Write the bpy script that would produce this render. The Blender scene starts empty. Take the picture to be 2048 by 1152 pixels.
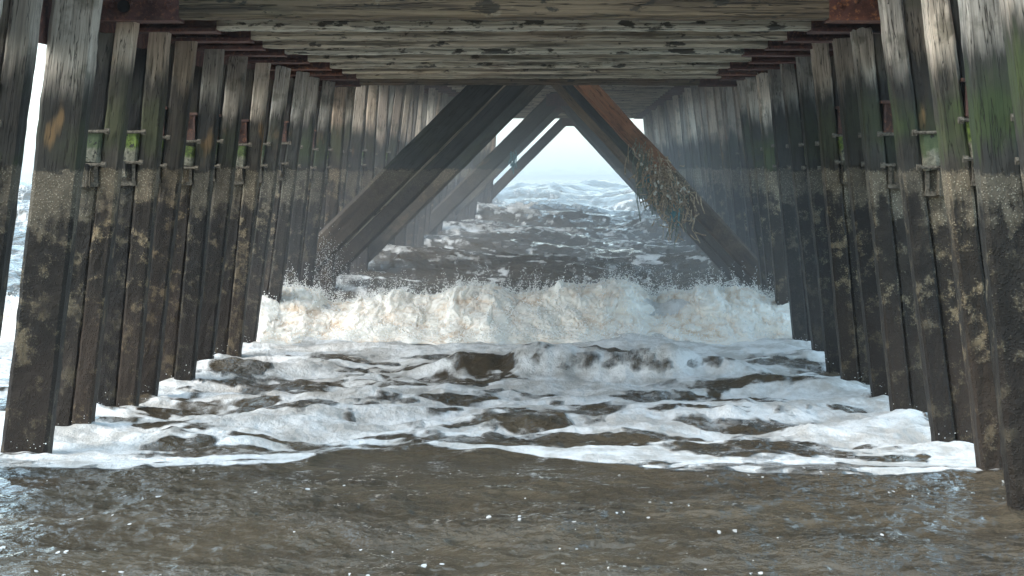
import bpy, math, random
import numpy as np
from mathutils import Vector, Matrix
random.seed(7)
rng = np.random.default_rng(11)
sc = bpy.context.scene
col = sc.collection
F = 5000.0; EYE = 1.7
DRIFT = 0.0262      # the pier runs slightly to the right of the line of sight
RISE = 0.0084       # and climbs a little towards the sea

def at(px, py, d):
    return Vector(((px - 1024) / F * d, d, EYE - (py - 357) / F * d))

# ------------------------------------------------------------------ noise
def _h(ix, iy, s):
    n = (ix.astype(np.int64) * 374761393 + iy.astype(np.int64) * 668265263 + s * 974634777) & 0xffffffff
    n = ((n ^ (n >> 13)) * 1274126177) & 0xffffffff
    return ((n ^ (n >> 16)) & 0xffff) / 65535.0
def perlin(x, y, s=0):
    x = np.asarray(x, float); y = np.asarray(y, float)
    ix = np.floor(x); iy = np.floor(y); fx = x - ix; fy = y - iy
    u = fx * fx * fx * (fx * (fx * 6 - 15) + 10); v = fy * fy * fy * (fy * (fy * 6 - 15) + 10)
    def g(a, b):
        t = _h(ix + a, iy + b, s) * 2 * np.pi
        return np.cos(t) * (fx - a) + np.sin(t) * (fy - b)
    n0 = g(0, 0) * (1 - u) + g(1, 0) * u
    n1 = g(0, 1) * (1 - u) + g(1, 1) * u
    return (n0 * (1 - v) + n1 * v) * 1.5
def fbm(x, y, o=4, s=0, r=.5):
    t = 0; a = 1; n = 0
    for i in range(o):
        t = t + a * perlin(x * 2 ** i + 17.3 * i, y * 2 ** i - 9.1 * i, s + i); n += a; a *= r
    return t / n
def ridge(x, y, o=4, s=0):
    t = 0; a = 1; n = 0
    for i in range(o):
        t = t + a * (1 - np.abs(perlin(x * 2 ** i + 5.3 * i, y * 2 ** i + 3.1 * i, s + i)) * 2); n += a; a *= .5
    return t / n
def sstep(a, b, x):
    t = np.clip((x - a) / (b - a), 0, 1); return t * t * (3 - 2 * t)

# ------------------------------------------------------------------ helpers
def link(o, parent=None):
    col.objects.link(o)
    if parent is not None: o.parent = parent
    return o
def tag(o, label=None, cat=None, group=None, kind=None):
    if label: o['label'] = label
    if cat: o['category'] = cat
    if group: o['group'] = group
    if kind: o['kind'] = kind
    return o
def empty(name, loc, label, cat, group=None):
    o = bpy.data.objects.new(name, None); o.empty_display_size = .2; o.location = loc
    link(o); return tag(o, label, cat, group)
def mesh_obj(name, V, Fc, mat, parent=None, smooth=False, M=None):
    me = bpy.data.meshes.new(name)
    me.from_pydata([tuple(v) for v in V], [], Fc); me.update()
    if smooth: me.polygons.foreach_set('use_smooth', [True] * len(me.polygons))
    me.materials.append(mat)
    o = bpy.data.objects.new(name, me); link(o, parent)
    if M is not None:
        o.matrix_basis = (Matrix.Translation(parent.location).inverted() @ M) if parent is not None else M
    return o
def frame_from(p0, p1, ref=Vector((0, 1, 0))):
    z = (p1 - p0).normalized(); y = (ref - z * ref.dot(z)).normalized(); x = y.cross(z)
    M = Matrix((x, y, z)).transposed().to_4x4(); M.translation = p0
    return M, (p1 - p0).length
def timber(name, p0, p1, w, t, mat, parent=None, rough=.006, ref=Vector((0, 1, 0)), seg=.09, notch=0, taper=0, seed=None, ch=.12):
    """A sawn, weathered timber: local z runs along the grain."""
    M, L = frame_from(p0, p1, ref)
    n = max(2, int(L / seg)); s = seed if seed is not None else random.randint(0, 9999)
    hw, ht = w / 2, t / 2; c = min(w, t) * ch
    sec = []
    for sx, sy, a in ((1, 1, 0), (-1, 1, 1), (-1, -1, 2), (1, -1, 3)):
        q = [(hw * sx, (ht - c) * sy), ((hw - c) * sx, ht * sy)]
        if a % 2: q.reverse()
        sec += q
    sec2 = []
    for i, a in enumerate(sec):                     # extra points along each flat
        b = sec[(i + 1) % 8]; sec2.append(a)
        if math.hypot(a[0] - b[0], a[1] - b[1]) > c * 1.7:
            for k in (.25, .5, .75): sec2.append((a[0] + (b[0] - a[0]) * k, a[1] + (b[1] - a[1]) * k))
    m = len(sec2)
    sx = np.array([p[0] for p in sec2]); sy = np.array([p[1] for p in sec2])
    zz = np.linspace(0, L, n + 1)
    A = np.arange(m) / m
    Z, Am = np.meshgrid(zz, A, indexing='ij')
    X = np.tile(sx, (n + 1, 1)); Y = np.tile(sy, (n + 1, 1))
    R = np.hypot(X, Y)
    nz = fbm(Z * 2.1 + s, np.cos(Am * 6.283) * 1.3 + s * .7, 3, s) + .6 * perlin(Z * 9, Am * 14 + s, s + 5)
    mid = fbm(Z * 2.5 + s * 3.1, Am * 0 + s, 2, s + 9)
    k = 1 + (nz * rough * 1.0) / np.maximum(R, .02)
    tp = 1 - taper * Z / L
    X = X * k * tp + mid * rough * .35; Y = Y * k * tp
    V = np.stack([X, Y, Z], -1)
    if notch:   # ragged end grain
        V[-1, :, 2] += rng.uniform(-notch, notch, m); V[0, :, 2] += rng.uniform(-notch, notch, m)
    V = V.reshape(-1, 3).tolist()
    Fc = [(r * m + i, r * m + (i + 1) % m, (r + 1) * m + (i + 1) % m, (r + 1) * m + i) for r in range(n) for i in range(m)]
    Fc.append(tuple(range(m - 1, -1, -1))); Fc.append(tuple(n * m + i for i in range(m)))
    return mesh_obj(name, V, Fc, mat, parent, False, M)

class MB:
    def __init__(s): s.V = []; s.F = []
    def box(s, x0, x1, y0, y1, z0, z1, bev=.0):
        b = len(s.V)
        s.V += [(x, y, z) for x in (x0, x1) for y in (y0, y1) for z in (z0, z1)]
        s.F += [tuple(b + i for i in f) for f in ((0, 1, 3, 2), (4, 6, 7, 5), (0, 4, 5, 1), (2, 3, 7, 6), (0, 2, 6, 4), (1, 5, 7, 3))]
        return s
    def cyl(s, p, q, r, n=8, r2=None):
        p = Vector(p); q = Vector(q); r2 = r if r2 is None else r2
        z = (q - p).normalized(); a = Vector((0, 0, 1)) if abs(z.z) < .9 else Vector((1, 0, 0))
        x = z.cross(a).normalized(); y = z.cross(x); b = len(s.V)
        for k, (c, rr) in enumerate(((p, r), (q, r2))):
            for i in range(n):
                t = i / n * 2 * math.pi; s.V.append(tuple(c + (x * math.cos(t) + y * math.sin(t)) * rr))
        s.F += [(b + i, b + (i + 1) % n, b + n + (i + 1) % n, b + n + i) for i in range(n)]
        s.F += [tuple(b + n - 1 - i for i in range(n)), tuple(b + n + i for i in range(n))]
        return s
    def tube(s, pts, r, n=5):
        b = len(s.V); pts = [Vector(p) for p in pts]
        for k, p in enumerate(pts):
            d = (pts[min(k + 1, len(pts) - 1)] - pts[max(k - 1, 0)]).normalized()
            a = Vector((0, 1, 0)) if abs(d.y) < .9 else Vector((1, 0, 0))
            x = d.cross(a).normalized(); y = d.cross(x)
            for i in range(n):
                t = i / n * 2 * math.pi; s.V.append(tuple(p + (x * math.cos(t) + y * math.sin(t)) * r))
        for k in range(len(pts) - 1):
            for i in range(n):
                s.F.append((b + k * n + i, b + k * n + (i + 1) % n, b + (k + 1) * n + (i + 1) % n, b + (k + 1) * n + i))
        s.F.append(tuple(b + n - 1 - i for i in range(n))); s.F.append(tuple(b + (len(pts) - 1) * n + i for i in range(n)))
        return s
    def build(s, name, mat, parent=None, smooth=False):
        V = s.V
        if parent is not None:
            l = parent.matrix_basis.translation
            V = [(v[0] - l.x, v[1] - l.y, v[2] - l.z) for v in V]
        return mesh_obj(name, V, s.F, mat, parent, smooth)

# ------------------------------------------------------------------ materials
def newmat(name):
    m = bpy.data.materials.new(name); m.use_nodes = True
    nt = m.node_tree; nt.nodes.clear()
    return m, nt, nt.nodes, nt.links
class NB:
    def __init__(s, name): s.m, s.t, s.n, s.l = newmat(name)
    def node(s, ty, **k):
        n = s.n.new(ty)
        for a, b in k.items(): setattr(n, a, b)
        return n
    def put(s, sock, v):
        if isinstance(v, bpy.types.NodeSocket): s.l.new(v, sock)
        elif isinstance(v, (tuple, list)) and len(v) == 3 and sock.type == 'RGBA': sock.default_value = (*v, 1)
        else: sock.default_value = v
    def math(s, op, a, b=0., c=0., clamp=False):
        n = s.node('ShaderNodeMath', operation=op, use_clamp=clamp)
        s.put(n.inputs[0], a); s.put(n.inputs[1], b); s.put(n.inputs[2], c); return n.outputs[0]
    def vmath(s, op, a, b=(0, 0, 0)):
        n = s.node('ShaderNodeVectorMath', operation=op); s.put(n.inputs[0], a); s.put(n.inputs[1], b); return n.outputs[0]
    def mix(s, f, a, b):
        n = s.node('ShaderNodeMix', data_type='RGBA'); s.put(n.inputs[0], f); s.put(n.inputs[6], a); s.put(n.inputs[7], b); return n.outputs[2]
    def mixf(s, f, a, b):
        n = s.node('ShaderNodeMix', data_type='FLOAT'); s.put(n.inputs[0], f); s.put(n.inputs[2], a); s.put(n.inputs[3], b); return n.outputs[0]
    def noise(s, v, scale, det=4, rough=.55, dist=0., out=0):
        n = s.node('ShaderNodeTexNoise'); s.put(n.inputs['Vector'], v); n.inputs['Scale'].default_value = scale
        n.inputs['Detail'].default_value = det; n.inputs['Roughness'].default_value = rough; n.inputs['Distortion'].default_value = dist
        return n.outputs[out]
    def voro(s, v, scale, feature='F1', out='Distance', rnd=1.):
        n = s.node('ShaderNodeTexVoronoi', feature=feature); s.put(n.inputs['Vector'], v); n.inputs['Scale'].default_value = scale
        n.inputs['Randomness'].default_value = rnd
        return n.outputs[out]
    def ss(s, v, a, b):   # smoothstep to 0..1 (a may be > b)
        n = s.node('ShaderNodeMapRange', interpolation_type='SMOOTHSTEP'); s.put(n.inputs[0], v)
        if a < b: n.inputs[1].default_value = a; n.inputs[2].default_value = b; n.inputs[3].default_value = 0; n.inputs[4].default_value = 1
        else: n.inputs[1].default_value = b; n.inputs[2].default_value = a; n.inputs[3].default_value = 1; n.inputs[4].default_value = 0
        return n.outputs[0]
    def scale(s, v, k): return s.vmath('MULTIPLY', v, k)
    def coords(s):
        tc = s.node('ShaderNodeTexCoord').outputs['Object']
        oi = s.node('ShaderNodeObjectInfo')
        s.rand = oi.outputs['Random']
        off = s.node('ShaderNodeCombineXYZ'); 
        s.put(off.inputs[0], s.math('MULTIPLY', s.rand, 37.)); s.put(off.inputs[1], s.math('MULTIPLY', s.rand, 91.)); s.put(off.inputs[2], s.math('MULTIPLY', s.rand, 53.))
        s.obj = s.vmath('ADD', tc, off.outputs[0])
        g = s.node('ShaderNodeNewGeometry'); s.pos = g.outputs['Position']
        sp = s.node('ShaderNodeSeparateXYZ'); s.put(sp.inputs[0], s.pos); s.px, s.py, s.pz = sp.outputs
        return s
    def out(s, base, rough=.8, bump=None, bstr=.5, bdist=.01, **k):
        p = s.node('ShaderNodeBsdfPrincipled'); s.put(p.inputs['Base Color'], base); s.put(p.inputs['Roughness'], rough); p.inputs['Specular IOR Level'].default_value = .25
        for a, b in k.items(): s.put(p.inputs[a.replace('_', ' ')], b)
        if bump is not None:
            b = s.node('ShaderNodeBump'); b.inputs['Strength'].default_value = bstr; b.inputs['Distance'].default_value = bdist
            s.put(b.inputs['Height'], bump); s.l.new(b.outputs[0], p.inputs['Normal'])
        o = s.node('ShaderNodeOutputMaterial'); s.l.new(p.outputs[0], o.inputs[0]); s.p = p
        return s.m

def growth_mat(name, top=(.62, .54, .45), mid=(.050, .046, .038), green=(.042, .050, .022), greenamt=.55, bleach=2.42, low=(.014, .011, .0078), tint=None, speck=1.):
    """Sea-worn timber: bleached head, grey middle, green weed, a barnacle band and a black encrusted foot."""
    s = NB(name).coords()
    o = s.obj
    z = s.math('SUBTRACT', s.pz, s.math('MULTIPLY', s.py, .004))
    z = s.math('ADD', z, .06)
    streak = s.noise(s.scale(o, (9, 9, .9)), 1.6, 5, .6)
    grain = s.noise(s.scale(o, (60, 60, 2.2)), 1., 4, .65)
    blotch = s.noise(o, 5., 5, .6)
    fine = s.noise(o, 38., 4, .7)
    jit = s.math('ADD', s.math('MULTIPLY', s.math('SUBTRACT', streak, .5), .55), s.math('MULTIPLY', s.math('SUBTRACT', s.rand, .5), .22))
    zb = s.math('ADD', z, jit)
    # bleached head
    tc = s.mix(s.ss(grain, .35, .7), s.mix(.5, top, (.20, .17, .13)), top)
    tc = s.mix(s.math('MULTIPLY', s.ss(blotch, .52, .66), .55), tc, (.12, .115, .08))
    tc = s.mix(s.math('MULTIPLY', s.ss(streak, .60, .70), .45), tc, (.10, .085, .065))
    mc = s.mix(s.ss(blotch, .3, .7), tuple(c * .55 for c in mid), mid)
    mc = s.mix(s.math('MULTIPLY', s.ss(grain, .5, .8), .45), mc, tuple(min(1, c * 2.2) for c in mid))
    c = s.mix(s.ss(zb, bleach - .18, bleach + .12), mc, tc)
    # green weed
    gz = s.math('MULTIPLY', s.ss(zb, 1.72, 1.86), s.ss(zb, 2.34, 2.05))
    ga = s.math('MULTIPLY', gz, s.math('MULTIPLY', s.ss(s.noise(o, 2.3, 3, .5), .38, .6), greenamt * 1.2), clamp=True)
    c = s.mix(ga, c, green)
    # ochre scars
    oz = s.math('MULTIPLY', s.ss(z, 1.72, 1.8), s.ss(z, 2.25, 2.1))
    oc = s.math('MULTIPLY', oz, s.math('MULTIPLY', s.ss(s.noise(s.scale(o, (3, 3, 1)), 2.2, 3, .5), .58, .7), s.ss(s.rand, .45, .6)))
    c = s.mix(s.math('MULTIPLY', oc, .75), c, (.22, .135, .06))
    # barnacle band and encrusted foot
    bl = s.math('ADD', s.math('ADD', z, s.math('MULTIPLY', s.math('SUBTRACT', s.noise(o, 3.2, 3, .6), .5), .16)), s.math('ADD', s.math('MULTIPLY', s.math('SUBTRACT', fine, .5), .10), s.math('MULTIPLY', s.math('SUBTRACT', blotch, .5), .08)))
    inb = s.ss(bl, 1.765, 1.735)
    spk = s.voro(o, 70., 'F1')
    spk2 = s.ss(spk, .42, .18)
    clump = s.noise(o, 7.5, 6, .72)
    bc = s.mix(spk2, (.12, .10, .070), (.36, .32, .24))
    bc = s.mix(s.ss(fine, .5, .7), bc, (.10, .085, .06))
    lc = s.mix(s.math('MULTIPLY', s.ss(clump, .52, .64), .85 * speck), low, (.19, .15, .092))
    lc = s.mix(s.math('MULTIPLY', s.math('MULTIPLY', spk2, s.ss(clump, .46, .60)), .7 * speck), lc, (.26, .23, .17))
    lc = s.mix(s.ss(s.noise(o, 3.1, 4, .6), .5, .7), lc, tuple(v * 1.9 for v in low))
    lc = s.mix(s.math('MULTIPLY', s.ss(streak, .54, .66), .6), lc, (.016, .014, .011))
    redb = s.math('MULTIPLY', s.ss(zb, .9, .5), .55)
    lc = s.mix(redb, lc, (.034, .023, .016))
    lb = s.ss(s.math('ADD', zb, s.math('MULTIPLY', s.math('SUBTRACT', clump, .5), .9)), 1.36, 1.62)
    low_c = s.mix(lb, lc, bc)
    c = s.mix(inb, c, low_c)
    if tint is not None: c = s.mix(tint[3], c, tint[:3])
    # checks and cracks along the grain
    ck = s.noise(s.scale(o, (26, 26, 1.1)), 1.3, 3, .5)
    crack = s.math('MULTIPLY', s.ss(s.math('ABSOLUTE', s.math('SUBTRACT', ck, .5)), .018, .0), s.math('SUBTRACT', 1., inb))
    c = s.mix(s.math('MULTIPLY', crack, .8), c, (.02, .017, .013))
    r2 = s.math('FRACT', s.math('MULTIPLY', s.rand, 17.31))
    tone = s.mixf(r2, .5, 1.35)
    r3 = s.math('FRACT', s.math('MULTIPLY', s.rand, 71.7))
    cc = s.node('ShaderNodeCombineXYZ'); s.put(cc.inputs[0], s.math('MULTIPLY', tone, s.mixf(r3, .94, 1.11))); s.put(cc.inputs[1], tone); s.put(cc.inputs[2], s.math('MULTIPLY', tone, s.mixf(r3, 1.04, .88)))
    c = s.vmath('MULTIPLY', c, cc.outputs[0])
    bump = s.math('ADD', s.math('MULTIPLY', grain, .5), s.math('MULTIPLY', crack, -1.2))
    bump = s.mixf(inb, bump, s.math('ADD', s.math('MULTIPLY', spk2, 1.), s.math('MULTIPLY', clump, 3.)))
    rough = s.mixf(inb, .8, .62)
    return s.out(c, rough, bump, .7, .012)

def rust_mat(name, dark=(.115, .052, .042), hi=(.30, .12, .06), amt=.5):
    s = NB(name).coords(); o = s.obj
    a = s.noise(o, 5., 6, .65); b = s.noise(o, 28., 5, .7)
    c = s.mix(s.ss(a, .35, .62), tuple(v * .5 for v in dark), dark)
    c = s.mix(s.math('MULTIPLY', s.ss(b, .5, .68), amt), c, hi)
    c = s.mix(s.math('MULTIPLY', s.ss(s.noise(o, 2.1, 3), .55, .7), .5), c, (.16, .12, .10))
    c = s.mix(s.ss(s.noise(o, 9., 5, .7), .62, .72), c, (.022, .018, .017))
    return s.out(c, .85, s.math('ADD', s.math('MULTIPLY', b, 1.), s.math('MULTIPLY', a, 1.5)), .7, .01)

def beam_mat(name, base=(.64, .55, .41), dark=(.085, .075, .055), patch=.4):
    """Cross beams: local z along the grain; pale flaking wood, moss and black damp patches."""
    s = NB(name).coords(); o = s.obj
    grain = s.noise(s.scale(o, (45, 45, .8)), 1., 5, .65)
    long_ = s.noise(s.scale(o, (8, 8, .5)), 2., 5, .6)
    blot = s.noise(s.scale(o, (5, 5, 2.)), 2.2, 5, .62)
    c = s.mix(s.ss(grain, .3, .72), tuple(v * .5 for v in base), base)
    c = s.mix(s.math('MULTIPLY', s.ss(long_, .46, .62), .75), c, dark)
    c = s.mix(s.math('MULTIPLY', s.ss(s.noise(s.scale(o, (3, 3, 1)), 1.5, 3), .5, .7), .28), c, (.13, .12, .06))
    pm = s.math('MULTIPLY', s.ss(blot, .66 - patch * .35, .70 - patch * .35), min(1., patch * 2))
    c = s.mix(s.math('MULTIPLY', pm, .6), c, (.62, .58, .46))
    bm = s.ss(s.noise(s.scale(o, (6, 6, 2.6)), 1.9, 5, .6), .60 - patch * .08, .66 - patch * .08)
    c = s.mix(s.math('MULTIPLY', bm, .9), c, (.030, .028, .020))
    c = s.mix(s.math('MULTIPLY', s.ss(s.noise(o, 1.1, 2), .55, .75), .35), c, (.17, .09, .045))
    jn = s.ss(s.math('ABSOLUTE', s.math('SUBTRACT', s.noise(s.scale(o, (30, 30, .5)), 1.1, 2), .5)), .02, .0)
    c = s.mix(s.math('MULTIPLY', jn, .8), c, (.025, .022, .016))
    bump = s.math('SUBTRACT', s.math('ADD', s.math('MULTIPLY', grain, .8), s.math('MULTIPLY', pm, .5)), s.math('MULTIPLY', jn, 1.5))
    return s.out(c, .85, bump, .8, .012)

def plain_mat(name, c1, c2, scale=20., rough=.8, **k):
    s = NB(name).coords()
    n = s.noise(s.obj, scale, 4, .6)
    return s.out(s.mix(s.ss(n, .35, .65), c1, c2), rough, n, .5, .006, **k)

M_pile = growth_mat('sea_worn_pile')
M_pile_green = growth_mat('sea_worn_pile_green', green=(.048, .064, .024), greenamt=.8, bleach=2.4)
M_pile_far = growth_mat('sea_worn_pile_pale', top=(.42, .33, .26), mid=(.05, .045, .036), bleach=2.3, speck=.6)
M_pack = growth_mat('packer_timber', top=(.16, .14, .115), mid=(.022, .02, .017), bleach=2.6, greenamt=.4)
M_brace_l = growth_mat('brace_timber_dark', top=(.05, .055, .045), mid=(.045, .056, .053), green=(.045, .052, .022), greenamt=.7, bleach=2.9, low=(.072, .058, .043), speck=.35)  # weedy timber, with the dark of backlit faces put into its colour
M_brace_r = growth_mat('brace_timber_warm_lit', top=(.42, .19, .10), mid=(.36, .17, .09), green=(.045, .055, .025), greenamt=.35, bleach=2.5, low=(.072, .056, .042), speck=.4)  # same timber, with warm light from the left put into its orange colour
M_brace_t = growth_mat('brace_timber_tan', top=(.22, .16, .10), mid=(.19, .14, .095), green=(.045, .055, .025), greenamt=.5, bleach=2.5, low=(.05, .04, .03), speck=.4)
M_rust = rust_mat('rusted_steel')
M_rust_hi = rust_mat('flaking_rust', (.13, .05, .032), (.34, .13, .045), .8)
M_beam = beam_mat('flaking_beam', patch=.35)
M_beam_patch = beam_mat('flaking_beam_patchy', patch=.95)
M_beam_plain = beam_mat('plain_beam', base=(.66, .56, .41), patch=.12)
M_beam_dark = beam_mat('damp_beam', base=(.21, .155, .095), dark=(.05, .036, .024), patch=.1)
M_deck = beam_mat('deck_boards', base=(.16, .14, .11), patch=.1)
M_green = plain_mat('weed_coated_block', (.075, .13, .015), (.16, .24, .03), 14.)
def block_mat():
    s = NB('weed_block').coords()
    sp = s.node('ShaderNodeSeparateXYZ'); s.put(sp.inputs[0], s.node('ShaderNodeTexCoord').outputs['Generated'])
    z = s.math('ADD', sp.outputs[2], s.math('MULTIPLY', s.math('SUBTRACT', s.noise(s.obj, 18., 3), .5), .5))
    n = s.noise(s.obj, 30., 4, .7)
    up = s.mix(s.ss(n, .35, .65), (.035, .050, .014), (.12, .165, .03))
    up = s.mix(s.ss(s.rand, .2, .6), up, s.mix(n, (.03, .045, .02), (.10, .12, .06)))
    lo = s.mix(s.ss(n, .35, .65), (.09, .085, .06), (.20, .19, .14))
    c = s.mix(s.ss(z, .35, .55), lo, up)
    c = s.mix(s.ss(s.noise(s.obj, 26., 3, .6), .60, .66), c, (.02, .02, .015))
    return s.out(c, .7, n, .5, .006)
M_block = block_mat()
M_bracket = rust_mat('corroded_bracket', (.09, .05, .04), (.26, .11, .055), .6)
M_bolt = plain_mat('encrusted_bolt', (.05, .042, .03), (.15, .13, .10), 60.)
M_rope_g = plain_mat('green_rope', (.10, .13, .10), (.24, .28, .22), 40.)
M_rope_t = plain_mat('teal_rope', (.05, .17, .20), (.10, .28, .32), 40.)
M_twig = plain_mat('dry_weed', (.22, .15, .09), (.55, .43, .29), 30.)
M_scrap = plain_mat('pale_scrap', (.5, .47, .38), (.7, .68, .6), 30.)
M_black = plain_mat('hole_black', (.004, .003, .003), (.008, .006, .005))  # painted darkness inside a hole; there is no real opening
M_sand = plain_mat('wet_sand', (.10, .075, .05), (.14, .11, .075), 2., .6)

# ------------------------------------------------------------------ pier geometry lines
H0 = .92                       # underside of the shoreward beams above the eye, before the rise
H1 = 1.43                      # same for the seaward part
def zdeck(d, h=H0): return EYE + h + RISE * d
def xl_top(d): return -2.95 + DRIFT * d
def xl_bot(d): return -3.20 + DRIFT * d
def _fr(d): return (.25 + .003 * (d - 31)) if d > 31.25 else 0.
def xr_top(d): return 1.96 + DRIFT * d + _fr(d)
def xr_bot(d): return 2.24 + DRIFT * d + _fr(d)

ORD = ['first', 'second', 'third', 'fourth', 'fifth', 'sixth', 'seventh', 'eighth', 'ninth', 'tenth', 'eleventh', 'twelfth', 'thirteenth', 'fourteenth', 'fifteenth', 'sixteenth', 'seventeenth', 'eighteenth']

def pile(side, d, label, group, w=.19, pack=.12, detail=2, topz=None, mat=None, lean=0., topdx=0., gspec=None):
    """One raking pile; side -1 is the left row, +1 the right. Its inner edge follows the row's line."""
    xt = (xl_top(d) if side < 0 else xr_top(d)) + topdx
    xb = (xl_bot(d) if side < 0 else xr_bot(d)) + side * lean
    zt = (topz if topz is not None else zdeck(d)) + (.33 if d < 16 else 0)
    slope = (xb - xt) / (zdeck(d) - 0.0)
    zb = -1.2
    def xin(z): return xt + slope * (zdeck(d) - z)
    root = empty('pile', (xin(0), d, 0), label, 'pile', group)
    cx = side * w / 2
    depth = .20
    p0 = Vector((xin(zb) + cx, d + depth / 2, zb)); p1 = Vector((xin(zt) + cx, d + depth / 2, zt))
    mm = mat or random.choice([M_pile, M_pile, M_pile_green])
    timber('post', p0, p1, w, depth, mm, root, rough=.009 if detail else .006, seg=.06 if detail == 2 else .12, notch=.012)
    if pack > 0:
        cp = side * (w + pack / 2 + .004); dy = .035
        zt2 = zt - random.uniform(.03, .16)
        q0 = Vector((xin(zb) + cp, d + dy + .11, zb)); q1 = Vector((xin(zt2) + cp, d + dy + .11, zt2))
        timber('packer', q0, q1, pack, .2, M_pack, root, rough=.012, seg=.08 if detail == 2 else .16, notch=.01)
        if detail:
            zr = 1.70 + .26 + .004 * d + random.uniform(-.025, .03)            # foot of the rusted bracket
            x0 = xin(zr); X = lambda z, u: xin(z) + side * (w + u)
            # steel bracket: back plate, top lip, web
            b = MB(); u0, u1 = .008, pack + .02
            def bb(ua, ub, ya, yb, za, zb_):
                xa, xb_ = sorted((X(za, ua), X(za, ub))); b.box(xa, xb_, ya, yb, za, zb_)
            bb(u0, u1, d + .035, d + .062, zr, zr + .21)
            bb(u0 - .004, u1 + .004, d - .03, d + .05, zr + .205, zr + .225)
            bb(u0, u0 + .014, d - .02, d + .034, zr + .01, zr + .2)
            bb(u1 - .014, u1, d - .02, d + .034, zr + .01, zr + .2)
            b.cyl((X(zr, (u0 + u1) / 2), d + .035, zr + .13), (X(zr, (u0 + u1) / 2), d + .005, zr + .13), .022, 6)
            if random.random() < .75: b.build('bracket', M_bracket, root)
            # weed-covered waling block below it, with two through bolts
            ztop = zr - .01 - random.choice((0, 0, .04)); zbot = zr - random.uniform(.2, .25)
            p = Vector((X(zbot, pack / 2 + .005), d + .02, zbot)); q = Vector((X(ztop, pack / 2 + .005), d + .02, ztop))
            if random.random() < .8: timber('waling_block', p, q, pack * .98, .12, M_block, root, rough=.014, seg=.03)
            for zz in (zr - .015, zr - .235):
                bo = MB(); xa = X(zz, -.05); xb_ = X(zz, pack + .055 + random.random() * .03)
                bo.cyl((xa, d - .055, zz), (xb_, d - .055, zz + random.uniform(-.006, .006)), .011, 7)
                bo.cyl((xa, d - .055, zz), (xa + side * .03, d - .055, zz), .022, 6)
                bo.cyl((xb_ - side * .03, d - .055, zz), (xb_, d - .055, zz), .024, 6)
                bo.build('bolt', M_bolt, root)
            # ragged stub of timber hanging from the lower bolt
            u = random.uniform(.2, .8) * pack; zz = zr - .25; Ls = random.uniform(.08, .17)
            timber('stub', Vector((X(zz, u), d - .045, zz - Ls)), Vector((X(zz, u), d - .045, zz + .02)), random.uniform(.03, .05), .05, M_pack, root, rough=.012, seg=.03, notch=.012)
            # lower spacer hanging under the block
            zl = zbot - .012
            sp_ = MB(); 
            xa, xb_ = sorted((X(zl, .006), X(zl, pack + .02)))
            sp_.box(xa, xb_, d - .03, d + .06, zl - .155, zl - .125)
            xa, xb_ = sorted((X(zl, .012), X(zl, .035)))
            sp_.box(xa, xb_, d - .02, d + .02, zl - .13, zl)
            sp_.build('spacer', M_bolt, root)
    return root

dL = [12.75, 14.05, 15.35, 16.6, 18.0, 19.35, 20.8, 22.25, 23.8, 25.4, 27.0, 28.7, 30.2]
dR = [10.2, 11.4, 12.7, 14.2, 15.9, 17.8, 19.2, 20.7, 22.3, 24.0, 25.6, 27.2, 28.8, 30.3]
descL = ['dark pile cut by the left photo edge, nearest of the left row', 'leaning pile just left of the bright sky gap',
         'broad single pile with ochre stains just right of the sky gap', None]
gL = 'raking piles of the left row, shoreward of the braces'
gR = 'raking piles of the right row, shoreward of the braces'
for i, d in enumerate(dL):
    if i < 3: lb = descL[i]
    else: lb = 'weathered pile with rusty bracket, %s to the right of the left sky gap' % ORD[i - 2]
    if i == 1: pile(-1, d, lb, gL, w=.15, pack=.13, lean=.18, topdx=-.085)
    elif i == 2: pile(-1, d, lb, gL, w=.285, pack=0, mat=M_pile, lean=.06)
    elif i == 0: pile(-1, d, lb, gL, w=.17, pack=.12, lean=.22)
    else: pile(-1, d, lb, gL, w=random.uniform(.125, .16), pack=random.uniform(.13, .16), lean=random.uniform(-.03, .10), topdx=random.uniform(-.03, .04))
for i, d in enumerate(dR):
    lb = 'weathered dark-footed pile, %s of the right row counted from the camera' % ORD[i]
    pile(1, d, lb, gR, w=random.uniform(.12, .15) if i != 2 else .22, pack=random.uniform(.13, .17), lean=random.uniform(-.05, .08), topz=zdeck(d) + random.choice((0, 0, .06)), topdx=random.uniform(-.03, .02))

# seaward piles
dF = [32.0 + 1.85 * i for i in range(33)]
dF = [d for d in dF if d < 93.2]
for side, nm in ((-1, 'left'), (1, 'right')):
    for i, d in enumerate(dF):
        if d < 54: 
            lb = 'grey pile in the %s row, %s seaward of the first brace frame' % (nm, ORD[i]); g = 'seaward piles of the %s row' % nm
        else:
            lb = 'slender misty pile far out in the %s row beyond the braces' % nm; g = 'far misty piles of the %s row' % nm
        pile(side, d + random.uniform(-.12, .12), lb, g, w=random.uniform(.10, .19), pack=random.uniform(.10, .14), detail=1 if d < 48 else 0, topz=zdeck(d, H1), mat=random.choice([M_pile_far, M_pile_far, M_pile]),
             topdx=random.uniform(-.07, .07), lean=random.uniform(-.06, .12))

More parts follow.
